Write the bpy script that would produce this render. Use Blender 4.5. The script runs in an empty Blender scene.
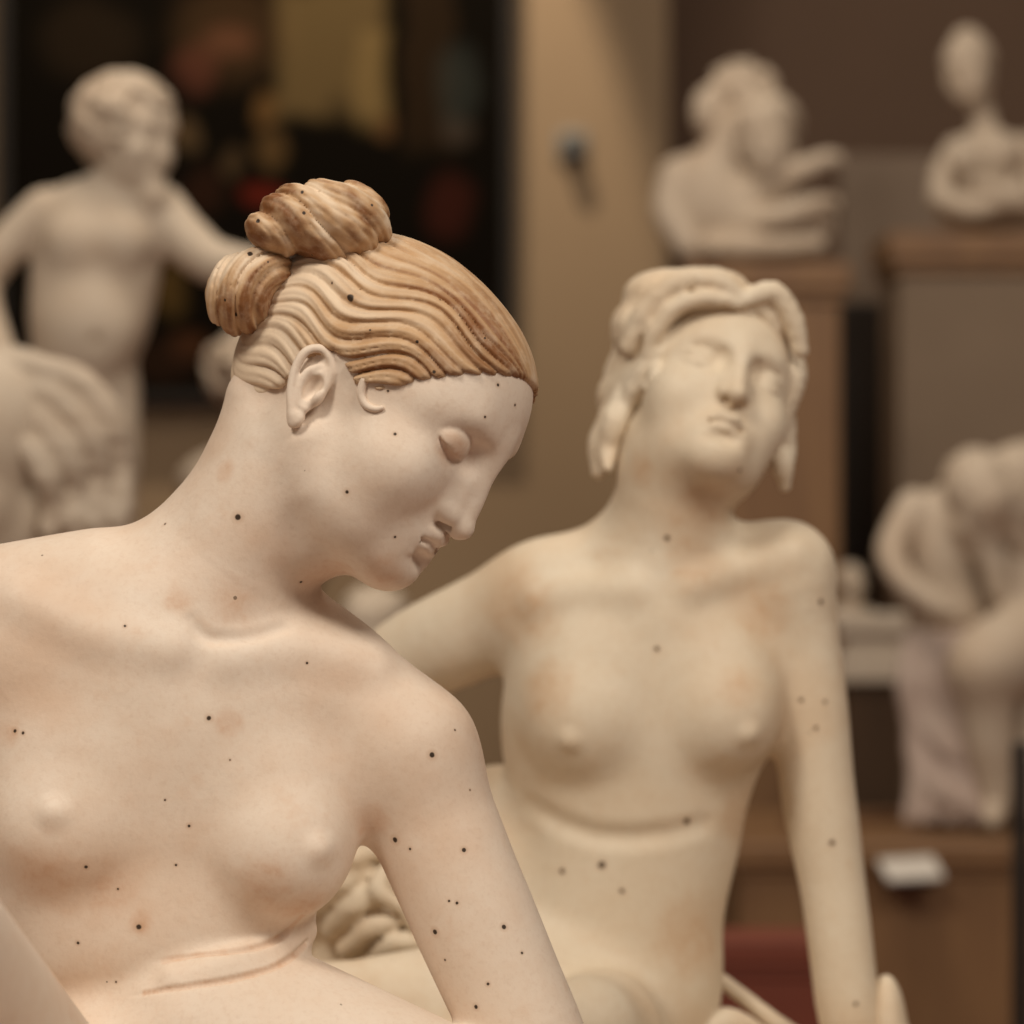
import bpy, math, random, os
import numpy as np
from mathutils import Vector, Matrix

F32 = np.float32
FPX = 3600.0          # focal length in pixels of the 1024 frame
HC = 1.55             # camera height
Q = float(os.environ.get('QSCALE', '1'))   # voxel multiplier
COL = bpy.context.scene.collection
random.seed(7)

# ------------------------------------------------------------------ fields
def smin(a, b, k):
    if k <= 0: return np.minimum(a, b)
    h = np.maximum(k - np.abs(a - b), 0) / k
    return np.minimum(a, b) - h * h * k * 0.25
def smax(a, b, k):
    return -smin(-a, -b, k)
def rotm(rx=0, ry=0, rz=0):
    a, b, c = (math.radians(v) for v in (rx, ry, rz))
    X = np.array([[1,0,0],[0,math.cos(a),-math.sin(a)],[0,math.sin(a),math.cos(a)]])
    Y = np.array([[math.cos(b),0,math.sin(b)],[0,1,0],[-math.sin(b),0,math.cos(b)]])
    Z = np.array([[math.cos(c),-math.sin(c),0],[math.sin(c),math.cos(c),0],[0,0,1]])
    return Z @ Y @ X
I3 = np.eye(3)

class Field:
    """A sculpting field: shapes blended one after the other."""
    def __init__(self): self.ops = []
    def add(self, fn, c, r, op='u', k=0.0):
        self.ops.append((fn, np.array(c, float), float(r), op, float(k)))
    def ev(self, P, bc=None, br=0.0, band=0.0):
        d = np.full(len(P), 1e3, F32)
        for fn, c, r, op, k in self.ops:
            if bc is not None:
                if math.dist(bc, c) - r * 1.35 - br > band + 1.5 * k: continue
            if op == 'd':
                d = d + fn(P); continue
            v = fn(P)
            if op == 'u': d = smin(d, v, k)
            elif op == 's': d = smax(d, -v, k)
            elif op == 'i': d = smax(d, v, k)
        return d
    def bounds(self):
        lo = np.full(3, 1e9); hi = -lo
        for fn, c, r, op, k in self.ops:
            if op == 'u':
                lo = np.minimum(lo, c - r); hi = np.maximum(hi, c + r)
        return lo, hi
    def hit(self, o, dr, tmax=12.0):
        """first point of the surface along a ray"""
        tt = np.arange(0.5, tmax, 0.003)
        d = self.ev((o + dr * tt[:, None]).astype(F32))
        neg = np.nonzero(d < 0)[0]
        if len(neg) == 0: return o + dr * tt[int(np.argmin(d))]
        i = max(int(neg[0]), 1)
        w = d[i-1] / (d[i-1] - d[i])
        return o + dr * (tt[i-1] + w * 0.003)

class Pen:
    """Adds shapes to a field inside a local frame (origin t, axes R, unit s)."""
    def __init__(self, fld, t=(0,0,0), R=I3, s=1.0, mir=False):
        self.f, self.t, self.R, self.s = fld, np.array(t, float), np.array(R, float), s
    def w(self, p): return self.t + self.R @ (np.array(p, float) * self.s)
    def ell(self, c, r, rot=I3, k=0.0, op='u'):
        C = self.w(c).astype(F32); M = (self.R @ np.array(rot)).astype(F32)
        r = (r,)*3 if np.isscalar(r) else r
        rr = (np.array(r, float) * self.s).astype(F32)
        if max(rr) - min(rr) < 1e-6:
            def fn(P): 
                q = P - C; return np.sqrt((q*q).sum(1)) - rr[0]
        else:
            def fn(P):
                q = (P - C) @ M
                a = q / rr; k0 = np.sqrt((a*a).sum(1)); b = a / rr
                k1 = np.sqrt((b*b).sum(1)) + 1e-9
                return k0 * (k0 - 1) / k1
        self.f.add(fn, C, max(rr), op, k * self.s)
    def path(self, pts, rad, k=0.0, op='u', kk=None):
        """tube through points; radius per point"""
        W = [self.w(p).astype(F32) for p in pts]
        n = len(W)
        rad = [rad]*n if np.isscalar(rad) else rad
        R_ = [x * self.s for x in rad]
        for i in range(n-1):
            pass
        c = sum(W) / n
        br = max(float(np.linalg.norm(w - c)) + q for w, q in zip(W, R_))
        kks = (kk or 0) * self.s
        def fn(P):
            out = None
            for i in range(n-1):
                a, b = W[i], W[i+1]; ba = b - a; L = float(ba @ ba) + 1e-12
                q = P - a; t = np.clip((q @ ba) / L, 0, 1)
                e = q - t[:, None] * ba
                d = np.sqrt((e*e).sum(1)) - (R_[i] + t * (R_[i+1] - R_[i]))
                out = d if out is None else (np.minimum(out, d) if kks == 0 else smin(out, d, kks))
            return out
        self.f.add(fn, c, br, op, k * self.s)
    def curve(self, pts, rad, k=0.0, op='u', n=5):
        """tube along a smooth (Catmull-Rom) curve"""
        p = [np.array(x, float) for x in pts]; m = len(p)
        rad = [rad]*m if np.isscalar(rad) else rad
        o, r = [], []
        for i in range(m-1):
            a = p[max(i-1,0)]; b = p[i]; c = p[i+1]; d = p[min(i+2,m-1)]
            for j in range(n):
                t = j / n
                o.append(0.5*((2*b)+(-a+c)*t+(2*a-5*b+4*c-d)*t*t+(-a+3*b-3*c+d)*t**3))
                r.append(rad[i] + (rad[i+1]-rad[i]) * (t*t*(3-2*t)))
        o.append(p[-1]); r.append(rad[-1])
        self.path(o, r, k, op)
    def box(self, c, h, rot=I3, rnd=0.0, k=0.0, op='u'):
        C = self.w(c).astype(F32); M = (self.R @ np.array(rot)).astype(F32)
        hh = (np.array(h, float) * self.s).astype(F32); rr = rnd * self.s
        def fn(P):
            q = np.abs((P - C) @ M) - (hh - rr)
            return np.sqrt((np.maximum(q, 0)**2).sum(1)) + np.minimum(q.max(1), 0) - rr
        self.f.add(fn, C, float(np.linalg.norm(hh)), op, k * self.s)
    def disp(self, g, c, r):
        """adds g(local coordinates)*unit to the distance"""
        t = self.t.astype(F32); R = self.R.astype(F32); s = self.s
        def fn(P): return (g(((P - t) @ R) / s) * s).astype(F32)
        self.f.add(fn, self.w(c), r * s, 'd', 0.0)

def wob(p, f, seed=0):
    """cheap smooth noise in [-1,1]"""
    rs = np.random.RandomState(seed)
    o = 0
    for a in (1.0, 0.6, 0.4):
        for _ in range(2):
            v = rs.normal(size=3); v /= np.linalg.norm(v); ph = rs.uniform(0, 6.28)
            o = o + a * np.sin((p @ v.astype(F32)) * f / a**1.3 + ph)
    return o / 2.6

# ------------------------------------------------------------------ surface
def mesh_from_field(name, fld, vox, iters=2, pad=0.004, clip=None):
    vox = vox * Q
    N = 12
    lo, hi = fld.bounds(); lo = lo - pad - 2*vox; hi = hi + pad + 2*vox
    if clip is not None:
        lo = np.maximum(lo, clip[0]); hi = np.minimum(hi, clip[1])
    B = N * vox
    nb = np.maximum(np.ceil((hi - lo) / B).astype(int), 1)
    gi = np.stack(np.meshgrid(*[np.arange(n) for n in nb], indexing='ij'), -1).reshape(-1, 3)
    cent = (lo + (gi + 0.5) * B).astype(F32)
    d = np.concatenate([fld.ev(c) for c in np.array_split(cent, max(1, len(cent)//20000))])
    act = gi[np.abs(d) < B * 0.87 * 2.2 + vox]
    dim = nb * N + 2
    st = np.array([dim[1]*dim[2], dim[2], 1], np.int64)
    loc = np.stack(np.meshgrid(*[np.arange(N+1)]*3, indexing='ij'), -1).reshape(-1, 3)
    cid, cpos, edges = [], [], []
    vb = []
    rad = B * 0.87
    for b in act:
        base = b * N
        ctr = lo + (b + 0.5) * B
        P = (lo + (base + loc) * vox).astype(F32)
        D = fld.ev(P, ctr, rad, 3*vox).reshape(N+1, N+1, N+1)
        S = D < 0
        if S.all() or not S.any(): continue
        # cells
        cs = [S[i:N+i, j:N+j, k:N+k] for i in (0,1) for j in (0,1) for k in (0,1)]
        sm = sum(c.astype(np.int8) for c in cs)
        ci = np.argwhere((sm > 0) & (sm < 8))
        if len(ci) == 0: continue
        acc = np.zeros((len(ci), 3)); cnt = np.zeros(len(ci))
        I, J, K = ci.T
        for ax in range(3):
            for u in (0,1):
                for v in (0,1):
                    o0 = [0,0,0]; o0[(ax+1)%3] = u; o0[(ax+2)%3] = v
                    o1 = list(o0); o1[ax] = 1
                    d0 = D[I+o0[0], J+o0[1], K+o0[2]]; d1 = D[I+o1[0], J+o1[1], K+o1[2]]
                    m = (d0 < 0) != (d1 < 0)
                    t = np.where(m, d0 / np.where(m, d0 - d1, 1), 0)
                    pos = np.repeat(np.array([o0], float), len(ci), 0); pos[:, ax] = t
                    acc[m] += pos[m]; cnt[m] += 1
        vp = (lo + (base + ci + acc / cnt[:, None]) * vox).astype(F32)
        # pull onto the surface
        for _ in range(iters):
            e = 0.35 * vox
            d0 = fld.ev(vp, ctr, rad, 3*vox)
            g = np.stack([fld.ev(vp + np.array([e if a == x else 0 for x in range(3)], F32), ctr, rad, 3*vox) - d0 for a in range(3)], 1) / e
            gg = (g*g).sum(1) + 1e-6
            st_ = np.clip(d0 / gg, -0.6*vox, 0.6*vox)
            vp = vp - g * st_[:, None]
        cid.append(((base + ci) * st).sum(1)); cpos.append(vp)
        for ax in range(3):
            sl0 = [slice(0, N)]*3; sl1 = list(sl0); sl1[ax] = slice(1, N+1)
            a, c = S[tuple(sl0)], S[tuple(sl1)]
            e = np.argwhere(a != c)
            if len(e):
                edges.append(np.column_stack([np.full(len(e), ax), (base + e), a[tuple(e.T)]]))
    cid = np.concatenate(cid); V = np.concatenate(cpos)
    o = np.argsort(cid); cid = cid[o]; V = V[o]
    E = np.concatenate(edges)
    quads = []
    for ax in range(3):
        e = E[E[:, 0] == ax]
        g = e[:, 1:4]
        u = np.zeros(3, int); u[(ax+1)%3] = 1; v = np.zeros(3, int); v[(ax+2)%3] = 1
        ids = [((g - a*u - b*v) * st).sum(1) for a, b in ((0,0),(1,0),(1,1),(0,1))]
        ok = np.all([(g - u - v) >= 0], axis=(0, 2))
        ix = []
        for q in ids:
            k = np.clip(np.searchsorted(cid, q), 0, len(cid)-1)
            ok &= cid[k] == q; ix.append(k)
        qd = np.stack(ix, 1)
        flip = e[:, 4] == 0
        qd[flip] = qd[flip][:, ::-1]
        quads.append(qd[ok])
    Qd = np.concatenate(quads)
    me = bpy.data.meshes.new(name)
    me.vertices.add(len(V)); me.vertices.foreach_set('co', V.astype(F32).ravel())
    me.loops.add(len(Qd)*4); me.loops.foreach_set('vertex_index', Qd.astype(np.int32).ravel())
    me.polygons.add(len(Qd)); me.polygons.foreach_set('loop_start', np.arange(0, len(Qd)*4, 4, dtype=np.int32))
    me.polygons.foreach_set('loop_total', np.full(len(Qd), 4, np.int32))
    me.polygons.foreach_set('use_smooth', np.ones(len(Qd), bool))
    me.update(calc_edges=True); me.validate()
    return me, V

def place(name, me, mat, parent=None, loc=None):
    o = bpy.data.objects.new(name, me); COL.objects.link(o)
    if mat: me.materials.append(mat)
    base = np.array(parent_loc(parent) if parent else (loc if loc is not None else (0,0,0)), float)
    co = np.empty(len(me.vertices)*3, F32); me.vertices.foreach_get('co', co)
    co = (co.reshape(-1, 3) - base.astype(F32)).ravel(); me.vertices.foreach_set('co', co); me.update()
    if parent: 
        o.parent = parent
        o.location = Vector(base) - Vector(parent_loc(parent))
    else: o.location = base
    return o
def parent_loc(o):
    l = Vector(o.location)
    while o.parent: o = o.parent; l += Vector(o.location)
    return l
def empty(name, loc, label, cat, group=None):
    o = bpy.data.objects.new(name, None); COL.objects.link(o); o.location = loc
    o.empty_display_size = 0.05
    o['label'] = label; o['category'] = cat
    if group: o['group'] = group
    return o
def carve(name, fld, vox, mat, parent, iters=2):
    me, V = mesh_from_field(name, fld, vox, iters)
    return place(name, me, mat, parent), V

class View:
    """pixel (of the photo) + depth offset in local pixels -> a place in the room"""
    def __init__(self, Y0): self.Y0 = Y0; self.ppm = FPX / Y0; self.u = 1.0 / self.ppm
    def __call__(self, px, py, d=0.0):
        Y = self.Y0 + d * self.u
        return np.array([(px - 512) * Y / FPX, Y, HC - (py - 512) * Y / FPX])
CAM = np.array([0, 0, HC])
def ray(px, py):
    v = np.array([(px - 512) / FPX, 1.0, -(py - 512) / FPX]); return v / np.linalg.norm(v)

class BodyPen(Pen):
    """shapes given as (pixel x, pixel y, depth) with radii in pixels at the figure's distance"""
    def __init__(self, fld, view):
        super().__init__(fld, (0,0,0), I3, view.u); self.v = view
    def w(self, p): return self.v(*p)
    def ell(self, c, r, rot=I3, k=0.0, op='u'):
        super().ell(c, r if np.isscalar(r) else (r[0], r[2], r[1]), rot, k, op)
    def box(self, c, h, rot=I3, rnd=0.0, k=0.0, op='u'):
        super().box(c, (h[0], h[2], h[1]), rot, rnd, k, op)
# ------------------------------------------------------------------ a head
# head frame in cm: x forward, y to the figure's left, z up, origin between the ears
def sculpt_head(p, eyes='open', ears=True, nw=1.0, nz=0.0):
    p.ell((-0.8,0,5.0), (9.0,7.2,7.5))
    p.ell((3.4,0,4.6), (6.35,6.1,5.6), k=2.0)
    p.ell((3.3,0,-0.2), (5.75,5.7,6.3), k=2.0)
    p.ell((2.6,0,6.6),(6.35,5.6,4.9), k=1.5)
    for s in (-1, 1):
        p.path([(0.6,4.7*s,-2.2),(2.4,4.0*s,-4.3),(7.2,0.9*s,-5.3)], [1.6,1.5,1.5], k=1.8)
        p.ell((4.6,2.9*s,-3.0), (3.1,2.5,3.2), k=2.0)
        p.ell((5.6,3.9*s,-0.3), (2.9,2.4,2.5), k=1.8)
    p.ell((7.4,0,-5.2), (1.6,1.9,1.5), k=1.8)
    p.ell((4.2,0,-4.8), (4.2,3.4,2.2), k=2.0)
    p.ell((7.1,0,-3.3), (2.4,2.8,2.1), k=1.3)
    for s in (-1, 1):
        p.path([(8.25,0.9*s,3.8),(7.65,2.9*s,4.75),(5.7,4.7*s,4.1)], [0.9,0.85,0.7], k=1.8)
    # nose
    p.path([(8.8,0,5.0),(9.5,0,2.6),(10.0,0,0.6+nz*.6),(10.25,0,-0.8+nz)], [0.9,0.7,0.7,0.7], k=0.9)
    p.ell((10.3,0,-1.15+nz), (0.85,0.8,0.72), k=0.5)
    for s in (-1, 1):
        p.path([(8.4,0.75*s,3.0),(9.0,0.75*s,1.0),(9.3,0.9*s*nw,-0.5+nz)], [0.7*nw,0.8*nw,0.75*nw], k=1.0)
        p.ell((9.25,1.08*s*nw,-0.75+nz*.8), (1.05,0.68*nw,0.74*nw), rot=rotm(0,14,0), k=0.3)
        # sockets
        p.ell((10.2,3.4*s,3.0), (2.1,2.1,1.05), k=1.3, op='s')
        p.ell((9.15,1.7*s,2.9), (0.5,0.42,0.8), k=0.9, op='s')
    p.path([(10.2,0,-1.5+nz),(9.0,0,-1.55+nz*.8)], [0.42,0.42], k=0.3)
    for s in (-1, 1):
        p.ell((9.55,0.72*s*nw,-1.5+nz*.85), (0.62,0.3,0.5), rot=rotm(0,0,-14*s), k=0.1, op='s')
    # mouth
    m = 0.72; x = -0.42
    p.path([(10.2+x,0,-2.1),(10.3+x,0,-2.5)], [0.25,0.3], k=0.35, op='s')
    for s in (-1, 1):
        p.path([(9.9+x,0,-3.25+m),(9.85+x,0.55*s,-3.1+m),(9.3+x,1.3*s,-3.35+m),(8.3+x,2.3*s,-3.8+m)], [0.46,0.52,0.4,0.14], k=0.25)
        p.path([(9.7+x,0,-4.4+m),(9.45+x,0.8*s,-4.35+m),(8.3+x,2.15*s,-3.9+m)], [0.55,0.52,0.14], k=0.25)
    for s in (-1, 1):
        p.path([(10.45+x,0,-3.84+m),(10.15+x,0.7*s,-3.77+m),(9.55+x,1.4*s,-3.85+m),(8.62+x,2.25*s,-3.92+m)], [0.19,0.19,0.18,0.13], k=0.14, op='s')
    p.ell((9.9+x,0,-5.0+m), (0.45,0.9,0.3), k=1.3, op='s')
    # eyes
    for s in (-1, 1):
        c = np.array((7.25,2.95*s,2.8))
        p.ell(c, (1.38,1.6,1.38), k=0.15)
        def arc(el, r, a0=-52, a1=60, n=9):
            if s < 0: a0, a1 = -a1, -a0
            o = []
            for i in range(n):
                a = math.radians(a0 + (a1-a0)*i/(n-1)); q = 1 - (2*i/(n-1)-1)**2
                e = math.radians(el*q**0.6)
                o.append(c + r*np.array((math.cos(a)*math.cos(e), math.sin(a)*math.cos(e), math.sin(e))))
            return o
        def lid(el, r, up):
            e = math.radians(el); n = np.array((-math.sin(e), 0, math.cos(e))) * (1 if up else -1)
            W = p.w(c).astype(F32); nw = n.astype(F32); rr = r * p.s; M = p.R.astype(F32); sc = np.array((1, 0.82, 1), F32)
            def fn(P):
                q = (P - W) @ M; z = q * sc
                return np.maximum(np.sqrt((z*z).sum(1)) - rr, -(q @ nw)).astype(F32)
            p.f.add(fn, W, rr*1.3, 'u', 0.08 * p.s)
        if eyes == 'open':
            lid(24, 1.56, True); lid(-22, 1.54, False)
            p.path(arc(58, 1.68), [0.02,.06,.1,.11,.11,.11,.1,.06,.02], k=0.2, op='s')
        else:                                   # lids lowered
            lid(-20, 1.58, True); lid(-44, 1.55, False)
    if ears:
        for s in (-1, 1):
            sculpt_ear(p, s)
def sculpt_ear(p, s, y0=6.3, x0=-0.6):
    def q(x, z, o=0): return (0.72*x - 0.12*z + x0, (y0 + 0.5 + o - 0.16*x)*s, 0.8*z + 0.3)
    p.ell(q(-0.5,1.0,-0.4), (1.4,0.6,2.4), rot=rotm(0,-8,10*s), k=0.25)
    p.curve([q(0.55,0.9,-.2),q(1.0,2.0,.05),q(0.5,3.0,.15),q(-0.7,3.3,.25),q(-1.75,2.4,.35),q(-1.9,0.8,.3),q(-1.35,-0.9,.2),q(-0.5,-2.2,.05)],
            [0.24,0.27,0.3,0.32,0.32,0.3,0.28,0.32], k=0.15, n=4)
    p.ell(q(0.0,-2.3,0.0), (0.55,0.38,0.65), k=0.3)
    p.ell(q(0.15,0.4,0.35), (0.62,0.7,0.92), k=0.2, op='s')
    p.ell(q(-0.55,2.2,0.35), (0.62,0.42,0.6), k=0.25, op='s')
    p.curve([q(-0.2,2.2,.0),q(-0.95,1.2,.15),q(-0.95,-0.1,.15),q(-0.35,-1.2,.1),q(0.4,-1.3,.1)], [0.2,0.26,0.26,0.24,0.2], k=0.2, n=3)
    p.ell(q(0.95,0.0,0.1), (0.3,0.42,0.5), k=0.25)
# ------------------------------------------------------------------ front statue
def hair_frame(p):
    A = np.array((11.0,0,8.3), F32); Bk = np.array((-10.5,0,4.6), F32)
    e = (Bk - A); L = float(np.linalg.norm(e)); e = e / L
    up = np.array((0,0,1), F32); up = up - (up @ e) * e; up /= np.linalg.norm(up)
    v = p - A; t = (v @ e) / L
    az = np.arctan2(np.abs(p[:,1]), v @ up)
    return t, az
def sstep(x, a, b):
    q = np.clip((x - a) / (b - a), 0, 1); return q*q*(3-2*q)
def strand(p):
    t, az = hair_frame(p)
    amp = 0.105 * sstep(az, 0.35, 1.3) * sstep(t, 0.0, 0.1)
    s = az - amp * np.cos(6.2832*(t - 0.16)/0.40) + 0.02*wob(p, 0.5, 3)
    return t, az, s
def hair_groove(p):
    t, az, s = strand(p)
    n1 = wob(np.stack([s*2.2, t*3.0, 0*s], 1), 3.0, 5)
    s2 = s*6.2 + 0.55*n1
    v = (1 - np.abs(np.sin(np.pi*s2)))**1.6
    s3 = s*14 + 0.8*n1
    v3 = (1 - np.abs(np.sin(np.pi*s3)))**1.5
    m = (0.25 + 0.75*sstep(az, 0.5, 1.15)) * (0.65 + 0.35*wob(np.stack([s*4, t*6, 0*s],1), 2.0, 8))
    m = m * (1 - 0.75*sstep(t, 0.66, 0.92))
    m = m * (0.3 + 0.7*sstep(t, 0.06, 0.2))
    return 0.46*v*m + 0.15*v3*m
HLX = [-11,-4.8,-3.2,-1.9,-0.7,0.5,1.6,3.2,5.8,7.5,8.6,11]
HLZ = [-2.6,-2.0,-0.4,2.2,3.2,2.9,2.3,3.1,5.3,7.7,9.3,9.8]
def hairline(p):
    t, az = hair_frame(p)
    return (np.interp(p[:,0], HLX, HLZ).astype(F32) + 0.28*np.sin(p[:,0]*1.25+0.6)*sstep(p[:,0],1.5,3) - p[:,2]) * 0.7

V1 = View(2.4)
HEAD1_R = rotm(0,35,0) @ rotm(0,0,-20) 
HEAD1_R = rotm(-4,0,0) @ HEAD1_R
HEAD1_S = 0.0104
ear_h = HEAD1_R @ (np.array((-0.6,-6.9,0.6)) * HEAD1_S)
HEAD1_T = V1(312,388,-58) - ear_h

def build_front(matb, math_, mats):
    base = np.array([V1(240,1275)[0], 2.43, V1(0,1300)[2]])
    root = empty('female_statue', base, 'nearest plaster nude statue, head bowed to the right, brown-stained hair tied in a bun', 'statue')
    f = Field(); b = BodyPen(f, V1)
    b.ell((165,800,45),(160,215,112))
    b.ell((175,705,52),(225,118,98), k=60)
    b.path([(258,628,75),(404,752,45)],[66,65], k=50)
    b.path([(95,612,70),(-60,632,65)],[74,78], k=120)
    # neck
    b.path([(165,655,50),(232,562,32),(292,465,18)],[84,70,64], k=45)
    b.ell((311,546,16),(34,35,44), k=26)
    b.path([(262,398,36),(256,442,42)],[36,36], k=30)
    b.path([(160,612,75),(282,440,50)],[66,46], k=40)
    # arm on the right of the picture
    b.curve([(405,757,45),(433,822,38),(466,900,25),(514,1010,10),(548,1085,0)],[67,65,63,60,55], k=45)
    b.path([(548,1085,0),(580,1170,-60),(600,1245,-110)],[55,47,34], k=12)
    # breasts
    b.ell((278,830,-10),(70,84,58), k=50)
    b.ell((284,856,-38),(59,56,50), k=34)
    b.ell((68,800,-8),(78,86,58), k=50)
    b.ell((62,832,-32),(64,58,50), k=34)
    b.ell((60,905,45),(75,110,90), k=40)
    # waist, belly, hips
    b.ell((170,935,42),(144,105,110), k=35)
    b.ell((185,1085,15),(192,125,135), k=22)
    b.path([(215,1042,0),(470,1156,-70)],[118,110], k=14)
    b.path([(470,1172,-70),(640,1215,-250)],[108,84], k=40)
    b.path([(640,1215,-250),(420,1225,-430)],[76,62], k=25)
    b.path([(420,1225,-430),(250,1245,-520)],[60,38], k=20)
    b.path([(250,1245,-520),(180,1262,-600)],[36,22], k=15)
    # raised knee on the left
    b.path([(40,1150,-20),(-102,948,-540)],[112,92], k=20)
    b.path([(-102,952,-540),(-105,1110,-530),(-95,1222,-490)],[84,66,40], k=20)
    b.path([(-95,1222,-490),(-70,1255,-580)],[38,22], k=15)
    # far arm, hand resting on the raised knee
    b.path([(-62,632,65),(-150,800,10),(-190,900,-40)],[76,64,56], k=35)
    b.path([(-190,900,-40),(-175,880,-300),(-150,862,-480)],[54,46,30], k=12)
    b.ell((-135,858,-530),(32,17,48), k=12)
    for i, (dx, dd) in enumerate(((-26,-92),(-9,-104),(9,-100),(25,-86))):
        b.path([(-135+dx*.8,856,-555),(-135+dx,862,-555+dd*.5),(-135+dx,882,-555+dd*.8)],[10,9,7], k=5)
    b.path([(-110,858,-510),(-88,866,-542),(-80,880,-570)],[11,10,8], k=6)
    # supporting hand
    b.ell((612,1272,-140),(36,20,46), k=12)
    for dx, dd in ((-26,-74),(-8,-88),(10,-84),(27,-70)):
        b.path([(612+dx*.8,1274,-165),(612+dx,1278,-140+dd*.7),(612+dx*1.1,1288,-140+dd)],[10,9,7], k=5)
    b.path([(582,1274,-130),(562,1280,-165),(560,1286,-190)],[11,10,8], k=6)
    # neck pit, collar bones, armpit, breast bone
    def on(px, py, dep):
        h = f.hit(CAM, ray(px, py)); d = (h[1]-V1.Y0)*V1.ppm
        return (px, py, d + dep)
    b.path([on(225,662,10), on(300,650,12), on(370,668,14)],[7,8,7], k=36)
    b.path([on(170,650,10), on(95,636,12), on(20,600,14)],[7,8,7], k=36)
                # head
    hp = Pen(f, HEAD1_T, HEAD1_R, HEAD1_S)
    n0 = len(f.ops)
    hf = Field(); sculpt_head(Pen(hf, HEAD1_T, HEAD1_R, HEAD1_S), 'down')
    # the head is one shape blended into the neck
    hc = np.array(HEAD1_T, float)
    f2 = Field()
    def whole(P): return hf.ev(P)
    f2.ops = list(hf.ops)
    c = 0
    bodyops = list(f.ops)
    fb = Field(); fb.ops = bodyops
    allf = TwoField(hf, fb, 30 * V1.u, hc, 0.26)
    # creases of the waist
    def hit2(px, py, dep):
        h = fb.hit(CAM, ray(px, py)); d = (h[1]-V1.Y0)*V1.ppm
        return (px, py, d + dep)
    b.f = fb
    b.curve([hit2(175,980,14), hit2(230,966,12), hit2(280,951,12), hit2(303,932,14)],[13,16,16,13], k=12)
    b.curve([hit2(150,962,-2), hit2(200,955,0), hit2(230,952,0), hit2(262,946,0), hit2(285,934,0), hit2(306,912,0)],[1,2.4,3,3.6,3.6,3], k=2.5, op='s')
    b.curve([hit2(100,999,-3), hit2(145,993,-1), hit2(185,987,0), hit2(230,980,0), hit2(270,969,0), hit2(292,957,0), hit2(308,942,0)],[1,2,3,3.6,3.8,3.8,3.4], k=2.5, op='s')
    b.curve([hit2(192,620,-3), hit2(201,633,-1), hit2(216,639,0), hit2(250,637,-2), hit2(285,627,-3)],[1,2.5,3,1.5,1], k=12, op='s')
    # nipples
    for px, py in ((318,850),(55,813)):
        q = hit2(px, py, 7); b.ell(q, (9,8,9), k=18)
    me, V = mesh_from_field('body', allf, 0.0017)
    body = place('body', me, matb, root)
    # hair
    hf2 = Field(); h = Pen(hf2, HEAD1_T, HEAD1_R, HEAD1_S)
    h.ell((-0.9,0,5.15),(9.7,7.7,7.95))
    h.ell((3.4,0,4.6),(6.62,6.4,6.0), k=2)
    h.ell((2.6,0,6.6),(6.62,5.9,5.2), k=1.5)
    h.ell((-4.9,0,0.6),(4.2,5.2,4.1), k=2)
    Tt, Rr, Ss = HEAD1_T.astype(F32), HEAD1_R.astype(F32), HEAD1_S
    hf2.add(lambda P: (hairline(((P - Tt) @ Rr) / Ss) * Ss).astype(F32), h.w((0,0,5)), 0.2, 'i', 0.3*HEAD1_S)
    h.disp(hair_groove, (0,0,5), 13)
    me, V = mesh_from_field('hair', hf2, 0.0014)
    loc = ((V - Tt) @ Rr) / Ss
    t, az, s = strand(loc)
    st = wob(np.stack([s*9, t*2.2, 0*s],1), 2.6, 21)*0.45 + wob(loc, 0.9, 22)*0.3
    ln = (1-np.abs(np.sin(np.pi*(s*6.2 + 0.12 + 0.55*wob(np.stack([s*2.2, t*3.0, 0*s],1), 3.0, 5)))))**2
    st = st + 1.15*ln*(0.6+0.5*wob(np.stack([s*5, t*5, 0*s],1), 2.0, 23))*(0.35+0.65*sstep(az,0.3,1.0))
    tint = np.clip(0.36 + 0.5*st + 0.28*sstep(0.5 - t, -0.1, 0.35)*sstep(az, 0.2, 0.9) - 0.45*sstep(t, 0.58, 0.85), 0, 1)
    at = me.attributes.new('stain', 'FLOAT', 'POINT'); at.data.foreach_set('value', tint.astype(F32))
    hair = place('hair', me, math_, root)
    # bun: a twisted knot and the lower loop
    u = F32(V1.u)
    hairs = [hf2]
    def lobe(shapes, ctr, sfun, seed, amp, fine):
        bf = Field(); bp = BodyPen(bf, V1)
        for c, r, a, k in shapes: bp.ell(c, r, rot=rotm(0,a,0), k=k)
        bc = V1(*ctr).astype(F32)
        def g(p):
            s = sfun(p) + 0.22*wob(p, 0.035, seed)
            v2 = (1-np.abs(np.sin(np.pi*s*3.3)))**1.5
            return amp*(1-np.abs(np.sin(np.pi*s))**0.6) + fine*v2 + 0.7*wob(p, 0.16, seed+2)
        Pen(bf, bc, I3, V1.u).disp(g, (0,0,0), 130)
        hairs.append(bf)
        me, V = mesh_from_field('hair_bun', bf, 0.0014)
        lp = (V - bc) / u; s = sfun(lp)
        st = wob(np.stack([s*4.0, 0.03*(lp[:,0]-lp[:,2]), 0*s],1), 2.2, seed+9)
        tint = np.clip(0.6 + 0.45*st + 0.35*wob(lp, 0.06, seed+4), 0, 1)
        at = me.attributes.new('stain', 'FLOAT', 'POINT'); at.data.foreach_set('value', tint.astype(F32))
        place('hair_bun', me, math_, hair)
    lobe([((336,223,12),(58,46,52),4,0), ((300,220,8),(46,39,46),-12,8), ((268,231,4),(25,24,36),0,6)], (310,225,12),
         lambda p: (0.62*p[:,0]+0.78*p[:,2]+0.3*p[:,1])/29 + 0.15*np.sin(p[:,0]/40), 31, 7.0, 1.5)
    lobe([((243,293,14),(38,45,44),18,0), ((262,272,18),(34,26,40),0,10)], (290,305,14),
         lambda p: np.sqrt(p[:,0]**2 + p[:,2]**2 + 0.3*p[:,1]**2)/19, 61, 5.0, 1.6)
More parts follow.
